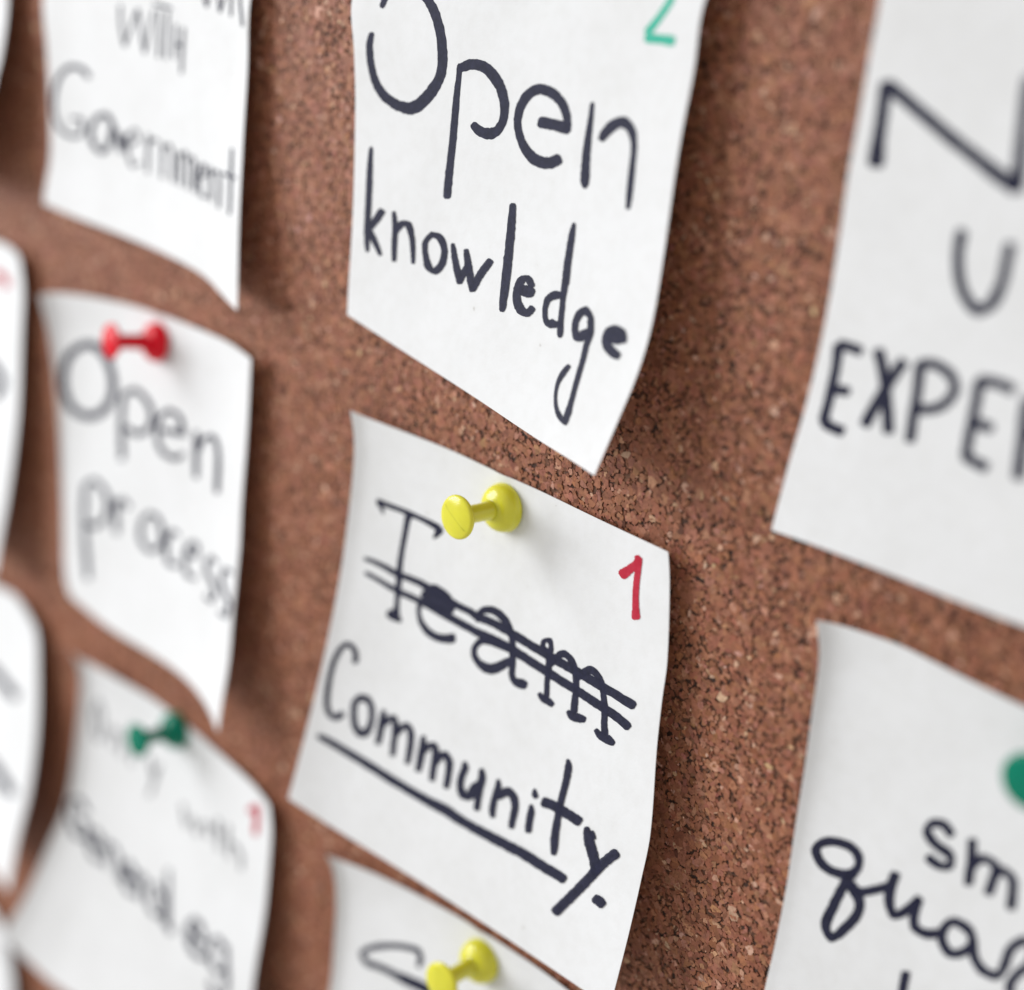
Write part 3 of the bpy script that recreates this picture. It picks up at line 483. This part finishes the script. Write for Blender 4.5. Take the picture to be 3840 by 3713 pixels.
   [[1315,459,1336,449],[1307,468,1346,449],[1324,554,1363,536],[1334,555,1355,545]],
   [[1418,393,1440,382],[1410,402,1449,383],[1442,572,1481,554],[1452,573,1473,563]],
   [[1374,465,1386,449],[1376,471,1399,443],[1483,470,1506,441],[1495,463,1508,448]],
   [[1529,377,1550,367],[1521,386,1560,367],[1554,568,1592,549],[1564,569,1585,558]],
   [[1552,494,1549,483],[1561,494,1556,474],[1611,465,1633,436],[1677,488,1714,463],[1691,566,1729,546],[1701,566,1722,555]]]),
  ('General','navy',[[[192,870,177,886],[192,861,166,889],[108,822,94,852],[13,889,47,881],[44,991,72,965],[158,1065,174,1033],[241,1012,208,1013],[211,935,183,961],[145,926,130,958],[134,933,126,950]],
   [[239,1017,246,1000],[243,1024,256,993],[383,1028,366,1007],[337,943,309,969],[261,930,267,955],[226,1002,259,987],[280,1082,306,1056],[359,1107,372,1076],[414,1093,411,1064],[422,1084,420,1068]],
   [[377,940,394,932],[372,948,404,933],[449,1106,481,1092],[459,1108,476,1100]],
   [[408,996,397,987],[419,995,399,979],[449,965,464,940],[530,1014,560,997],[590,1133,621,1119],[599,1135,617,1127]],
   [[611,1073,619,1056],[615,1081,631,1051],[758,1091,733,1072],[707,1001,674,1025],[624,983,639,1007],[595,1056,635,1043],[655,1145,687,1122],[734,1177,749,1146],[788,1161,781,1133],[796,1152,792,1136]],
   [[746,1013,765,1005],[741,1021,774,1007],[814,1171,847,1156],[824,1172,842,1164]],
   [[787,1064,768,1064],[796,1058,763,1058],[795,1032,792,1008],[831,1053,855,1030],[842,1051,855,1038]],
   [[1044,1052,1030,1066],[1043,1043,1018,1070],[934,1005,928,1033],[867,1079,905,1069],[921,1172,953,1149],[1015,1204,1024,1175],[1083,1158,1062,1141],[1085,1149,1073,1140]],
   [[1017,1033,1038,1023],[1011,1042,1048,1025],[1079,1195,1115,1176],[1110,1218,1140,1193],[1122,1216,1138,1202]],
   [[1004,886,1022,878],[998,893,1031,879],[1142,1227,1172,1212],[1151,1228,1167,1220]],
   [[1171,1191,1196,1183],[1160,1202,1207,1187],[1161,1237,1208,1222],[1172,1242,1198,1233]]]),
  ('eg','navy',[[[1320,1151,1332,1129],[1325,1161,1347,1120],[1506,1151,1483,1128],[1458,1045,1417,1081],[1355,1034,1369,1065],[1304,1131,1354,1111],[1361,1235,1404,1200],[1457,1262,1479,1221],[1529,1234,1528,1198],[1539,1222,1539,1202]],
   [[1711,1066,1696,1084],[1711,1056,1683,1090],[1602,1032,1599,1062],[1528,1130,1569,1115],[1570,1232,1606,1203],[1663,1252,1671,1220],[1738,1183,1714,1171],[1740,1173,1726,1166]],
   [[1686,1045,1709,1033],[1679,1056,1719,1033],[1747,1321,1787,1302],[1711,1373,1695,1408],[1624,1317,1592,1349],[1611,1321,1594,1339]]]),
  ('1','red',[[[1750,190,1731,187],[1768,182,1732,176],[1848,106,1812,103],[1853,94,1833,93]],
   [[1814,107,1850,87],[1798,122,1864,86],[1801,289,1856,257],[1814,289,1844,271]]]),
 ],
 'farmid': [
  ('mark','navy',[[[1468,764,1527,733],[1465,782,1572,726],[1605,816,1717,762],[1668,849,1797,822],[1560,952,1685,950],[1575,966,1644,964]]]),
  ('number','red',[[[1510,203,1539,179],[1520,215,1572,171],[1665,223,1736,181],[1705,261,1792,226],[1733,261,1781,241]]]),
 ],
 'farlow': [
  ('word','navy',[[[1177,720,1236,675],[1173,741,1281,659],[1400,769,1506,692],[1596,806,1697,738],[1638,795,1693,758]]]),
  ('word','navy',[[[1242,1395,1309,1340],[1239,1421,1360,1320],[1483,1445,1599,1352],[1684,1479,1798,1390],[1734,1463,1796,1413]]]),
 ],
}
PINS = {'team': ((-0.41, -0.9, -2.54), (0.003, -0.999, 0.049)), 'process': ((-123.76, -0.92, -5.28), (-0.112, -0.987, 0.115)), 'general': ((-109.93, -0.92, -108.33), (0.074, -0.99, 0.119)), 'below': ((8.74, -0.91, -105.74), (0.076, -0.994, 0.073)), 'quality': ((119.31, -0.95, 3.96), (0.01, -1, -0.02)), 'knowledge': ((-6.5, -0.95, 109.0), (0.0, -1, 0.0))}
# ------------------------------------------------------------------ cork board: sheet + pressed granules
def tones(n):
    t = rng.random(n)
    pal = np.array([[0.105, 0.035, 0.016], [0.225, 0.079, 0.040], [0.280, 0.104, 0.056], [0.32, 0.127, 0.071], [0.40, 0.182, 0.112], [0.60, 0.37, 0.26]])
    pos = np.array([0.0, 0.05, 0.26, 0.72, 0.95, 1.0])
    c = np.stack([np.interp(t, pos, pal[:, k]) for k in range(3)], 1)
    c *= rng.normal(1, 0.10, (n, 1))
    c[:, 1] *= rng.normal(1, 0.05, n); c[:, 2] *= rng.normal(1, 0.08, n)
    return np.clip(c, 0.005, 0.7)

def build_board():
    x0, x1, z0, z1, th = -0.42, 0.32, -0.36, 0.24, 0.010
    v = [(x, y, z) for y in (0.0, th) for z in (z0, z1) for x in (x0, x1)]
    f = [(0, 1, 3, 2), (4, 6, 7, 5), (0, 4, 5, 1), (2, 3, 7, 6), (0, 2, 6, 4), (1, 5, 7, 3)]
    board = mesh_object('cork_board', v, f, M_BOARD, smooth=False)
    board['kind'] = 'structure'
    board['label'] = 'brown pressed cork pin board behind all the notes'
    # granules only where the picture (and a step to the side of it) looks
    quad = np.array([(-235, 100), (110, 150), (160, -75), (-60, -190), (-245, -290)], float)
    k = 6
    def layer(sp, size, spread, hi, hs, tilt, keep):
        gx, gz = np.meshgrid(np.arange(-300, 205, sp), np.arange(-300, 165, sp * 0.9))
        gx = gx + (np.arange(gx.shape[0])[:, None] % 2) * sp / 2
        p = np.stack([gx.ravel(), gz.ravel()], 1)
        p = p + rng.uniform(-0.45, 0.45, p.shape) * sp
        p = p[rng.random(len(p)) < keep]
        inside = np.ones(len(p), bool)
        for a, b in zip(quad, np.roll(quad, -1, 0)):
            inside &= ((b[0] - a[0]) * (p[:, 1] - a[1]) - (b[1] - a[1]) * (p[:, 0] - a[0])) < 0
        p = p[inside]; n = len(p)
        rad = size * rng.lognormal(0, spread, n)
        el = rng.uniform(0.5, 1.0, n); th0 = rng.uniform(0, math.pi, n)
        ang = (np.arange(k)[None] + rng.uniform(-0.42, 0.42, (n, k))) * (2 * math.pi / k)
        rr = rad[:, None] * rng.uniform(0.62, 1.25, (n, k))
        lx, lz = np.cos(ang) * rr, np.sin(ang) * rr * el[:, None]
        c, s = np.cos(th0)[:, None], np.sin(th0)[:, None]
        ox, oz = lx * c - lz * s, lx * s + lz * c
        top = np.clip(rng.normal(hi, hs, n), 0.02, 0.42)
        tx, tz = rng.normal(0, tilt, (2, n))
        V = np.zeros((n, 2 * k, 3))
        V[:, :k, 0] = p[:, :1] + ox; V[:, :k, 2] = p[:, 1:] + oz; V[:, :k, 1] = 0.06
        ins = rng.uniform(0.95, 1.0, (n, k))
        V[:, k:, 0] = p[:, :1] + ox * ins; V[:, k:, 2] = p[:, 1:] + oz * ins
        V[:, k:, 1] = -np.clip(top[:, None] + tx[:, None] * ox + tz[:, None] * oz, 0.005, 0.5)
        return V
    V = np.concatenate([layer(0.92, 0.70, 0.32, 0.22, 0.018, 0.022, 0.94), layer(1.6, 0.34, 0.40, 0.24, 0.02, 0.03, 0.7)])
    n = len(V)
    V = (V * MM).reshape(-1, 3)
    base = np.arange(n)[:, None] * 2 * k
    i = np.arange(k); j = (i + 1) % k
    side = np.stack([i, i + k, j + k, j], 1)                      # k quads
    sides = (base[:, None, :] + side[None]).reshape(-1, 4)
    tops = (base + (k + i)[None, ::-1])                            # one k-gon
    me = bpy.data.meshes.new('cork_granules')
    nl = sides.size + tops.size
    me.vertices.add(len(V)); me.vertices.foreach_set('co', V.astype(np.float32).ravel())
    me.loops.add(nl); me.polygons.add(len(sides) + len(tops))
    me.loops.foreach_set('vertex_index', np.r_[sides.ravel(), tops.ravel()].astype(np.int32))
    starts = np.r_[np.arange(len(sides)) * 4, sides.size + np.arange(len(tops)) * k]
    me.polygons.foreach_set('loop_start', starts.astype(np.int32))
    me.polygons.foreach_set('use_smooth', np.zeros(len(me.polygons), bool))
    me.update(calc_edges=True); me.validate()
    at = me.attributes.new('tone', 'FLOAT_COLOR', 'POINT')
    col = np.ones((n, 2 * k, 4), np.float32); col[:, :, :3] = tones(n)[:, None]
    at.data.foreach_set('color', col.ravel())
    me.materials.append(M_GRAN)
    g = bpy.data.objects.new('cork_granules', me); COL.objects.link(g); g.parent = board
    g['kind'] = 'stuff'
    print('granules', n)
build_board()

# ------------------------------------------------------------------ paper notes with their writing
def to_world(a):
    return np.stack([a[..., 0], -a[..., 2], a[..., 1]], -1) * MM

def normals(W):
    du = np.gradient(W, axis=1); dv = np.gradient(W, axis=0)
    n = np.cross(dv, du); n /= np.linalg.norm(n, axis=-1, keepdims=True) + 1e-12
    if n[..., 1].mean() > 0: n = -n
    return n

def sheet(W, N, th):
    n = W.shape[0]
    front = W.reshape(-1, 3); back = (W - N * th).reshape(-1, 3)
    V = np.vstack([front, back]); F = []; o = n * n
    for r in range(n - 1):
        for c in range(n - 1):
            a = r * n + c; b = a + 1; d = a + n; e = d + 1
            F.append((a, d, e, b)); F.append((a + o, b + o, e + o, d + o))
    rim = [c for c in range(n)] + [r * n + n - 1 for r in range(1, n)] + [(n - 1) * n + c for c in range(n - 2, -1, -1)] + [r * n for r in range(n - 2, 0, -1)]
    m = len(rim); q = len(V)
    V = np.vstack([V, V[rim], V[[r + o for r in rim]]])
    for i in range(m):
        j = (i + 1) % m; F.append((q + i, q + j, q + m + j, q + m + i))
    return V, F

def ribbon(S, NS, row, lift, jit):
    R = np.array(row, float) / 2000.0
    n = max(8, 5 * len(R))
    mid = cr(np.c_[(R[:, 0] + R[:, 2]) / 2, (R[:, 1] + R[:, 3]) / 2, (R[:, 0] - R[:, 2]) / 2, (R[:, 1] - R[:, 3]) / 2], n)
    j1 = 1 + jit * rng.normal(0, 0.04, n); j2 = 1 + jit * rng.normal(0, 0.04, n)
    V = []
    for t in (1.0, 0.34, -0.34, -1.0):
        k = j1 if t > 0 else j2
        u = np.clip(mid[:, 0] + mid[:, 2] * t * k, 0.003, 0.997); v = np.clip(mid[:, 1] + mid[:, 3] * t * k, 0.003, 0.997)
        V.append(samp(S, u, v) + samp(NS, u, v) * lift)
    V = np.stack(V, 1).reshape(-1, 3); F = []
    for i in range(n - 1):
        for c in range(3):
            a = i * 4 + c; F.append((a, a + 4, a + 5, a + 1))
    return V, F

PART = {'strike_line': 'strike_line', 'underline': 'underline', '1': 'handwritten_number', '2': 'handwritten_number', 'number': 'handwritten_number', 'mark': 'handwritten_letter', 'N': 'handwritten_letter', 'U': 'handwritten_letter'}
LABEL = {
 'knowledge': 'white square paper note with Open knowledge in navy marker and a green 2',
 'team': 'white paper note with Team crossed out above underlined Community and a red 1',
 'below': 'white paper note under the Community note, held by its own yellow push pin',
 'nu': 'white paper note with large N, U and EXPE in capital letters',
 'quality': 'white paper note with sm and cursive qua beginning its words, below the EXPE note',
 'government': 'white paper note reading with Government, lower right corner curled out',
 'process': 'white paper note with Open process below a red push pin',
 'general': 'white paper note with small green push pin, faint grey writing and a red 1',
 'farmid': 'white paper note mostly cut off, beside the Open process note',
 'farlow': 'white paper note mostly cut off, with curved edge beside the faint grey writing note',
 'fartop': 'sliver of white paper note beside the Government note',
 'corner': 'white paper note corner showing under the curled corner of the faint grey writing note',
}
for key, bnd in NOTES.items():
    n = 73
    W = to_world(patch(bnd, n)); N = normals(W)
    V, F = sheet(W, N, 0.00011)
    note = mesh_object('paper_note', V, F, M_PAPER)
    note['label'] = LABEL[key]; note['category'] = 'paper note'; note['group'] = 'white notes pinned on the cork board'
    D = to_world(patch(bnd, 145)); ND = normals(D)
    order = 0
    for word, ink, strokes in WRITING.get(key, []):
        VV, FF = [], []
        for row in strokes:
            v, f = ribbon(D, ND, row, 0.00003 + 0.000004 * order, 1.0)
            o = sum(len(q) for q in VV); VV.append(v); FF += [tuple(i + o for i in q) for q in f]
            order += 1
        w = mesh_object(PART.get(word, 'handwritten_word'), np.vstack(VV), FF, INK[ink], note)
        if word == 'crossed_out_word': w['label'] = 'word Team in serif letters, struck through twice'

# ------------------------------------------------------------------ push pins
def lathe(profile, k=56):
    V, F = [], []
    for r, h in profile:
        for i in range(k):
            a = 2 * math.pi * i / k
            V.append((r * 0.94 * MM * math.cos(a), r * 0.94 * MM * math.sin(a), h * MM))
    for q in range(len(profile) - 1):
        for i in range(k):
            j = (i + 1) % k
            F.append((q * k + i, q * k + j, (q + 1) * k + j, (q + 1) * k + i))
    F.append(tuple(range(k - 1, -1, -1))); F.append(tuple((len(profile) - 1) * k + i for i in range(k)))
    return V, F
def arc(cr_, ch, rx, ry, a0, a1, n):
    return [(cr_ + rx * math.cos(math.radians(a0 + (a1 - a0) * i / n)), ch + ry * math.sin(math.radians(a0 + (a1 - a0) * i / n))) for i in range(n + 1)]
COLLAR = [(0.3, 0.0), (4.3, 0.0)] + arc(4.55, 0.72, 0.72, 0.72, -88, 20, 7) + arc(1.9, 0.9, 3.3, 3.0, 18, 78, 12) + [(2.3, 4.15), (2.0, 4.3)]
STEM = [(1.95, 4.1), (2.15, 4.25), (2.02, 5.2), (1.92, 7.0), (1.90, 9.5), (1.98, 11.0), (2.2, 11.9), (2.0, 12.05)]
HEAD = [(1.5, 11.85), (2.6, 11.95), (3.7, 12.2)] + arc(3.95, 12.85, 0.66, 0.66, -85, 80, 9) + [(3.5, 13.62), (2.6, 13.78), (1.4, 13.88), (0.3, 13.9)]
NEEDLE = [(0.5, 0.05), (0.5, -6.0), (0.05, -8.0)]
m_steel, nt, b = mat('pin_steel'); b.inputs['Metallic'].default_value = 1.0; b.inputs['Roughness'].default_value = 0.3; b.inputs['Base Color'].default_value = (0.6, 0.6, 0.62, 1)
rgh = node(nt, 'ShaderNodeTexNoise', Scale=900.0); rr_ = ramp(nt, rgh.outputs['Fac'], [(0.3, (0.22, 0.22, 0.22)), (0.7, (0.4, 0.4, 0.4))]); nt.links.new(rr_.outputs['Color'], b.inputs['Roughness'])
PIN_DATA = {}
def pin_meshes(colour):
    if colour in PIN_DATA: return PIN_DATA[colour]
    out = []
    for nm, pr in (('collar', COLLAR), ('stem', STEM), ('head', HEAD)):
        V, F = lathe(pr)
        me = bpy.data.meshes.new('pin_' + nm); me.from_pydata(V, [], F); me.polygons.foreach_set('use_smooth', [True] * len(F)); me.materials.append(PLASTIC[colour]); me.update()
        out.append((nm, me))
    # thin raised moulding line across the top of the head
    V, F = [], []
    for i in range(25):
        x = -3.4 + 6.8 * i / 24; z = 13.90 - 0.0085 * x * x * 2.2
        for y, dz in ((-0.09, -0.03), (0.0, 0.028), (0.09, -0.03)): V.append((x * MM, y * MM, (z + dz) * MM))
    for i in range(24):
        for q in (0, 1): a = i * 3 + q; F.append((a, a + 3, a + 4, a + 1))
    me = bpy.data.meshes.new('pin_seam'); me.from_pydata(V, [], F); me.materials.append(PLASTIC[colour]); me.update()
    out.append(('mould_seam', me))
    PIN_DATA[colour] = out
    return out
PIN_INFO = {
 'team': ('yellow', 'yellow plastic push pin in the note with Team crossed out', 152),
 'process': ('red', 'red plastic push pin in the Open process note', 70),
 'general': ('green', 'green plastic push pin in the note with faint grey writing', 20),
 'below': ('yellow', 'yellow plastic push pin in the note under the Community note', 110),
 'quality': ('green', 'green plastic push pin head cut off beside the letters sm', 60),
 'knowledge': ('green', 'push pin whose soft shadow falls beside the green 2', 10),
}
for key, (foot, axis) in PINS.items():
    colour, label, spin = PIN_INFO[key]
    e = bpy.data.objects.new('push_pin', None); COL.objects.link(e)
    e.empty_display_size = 0.005
    q = Vector(axis).to_track_quat('Z', 'Y')
    e.rotation_mode = 'QUATERNION'
    e.rotation_quaternion = q @ Matrix.Rotation(math.radians(spin), 3, 'Z').to_quaternion()
    e.location = Vector(foot) * MM
    e['label'] = label; e['category'] = 'push pin'; e['group'] = 'plastic push pins holding the notes'
    head = None
    for nm, me in pin_meshes(colour):
        o = bpy.data.objects.new(nm, me); COL.objects.link(o)
        o.parent = head if nm == 'mould_seam' else e
        if nm == 'head': head = o
    V, F = lathe(NEEDLE, 16)
    mesh_object('needle', V, F, m_steel, e)
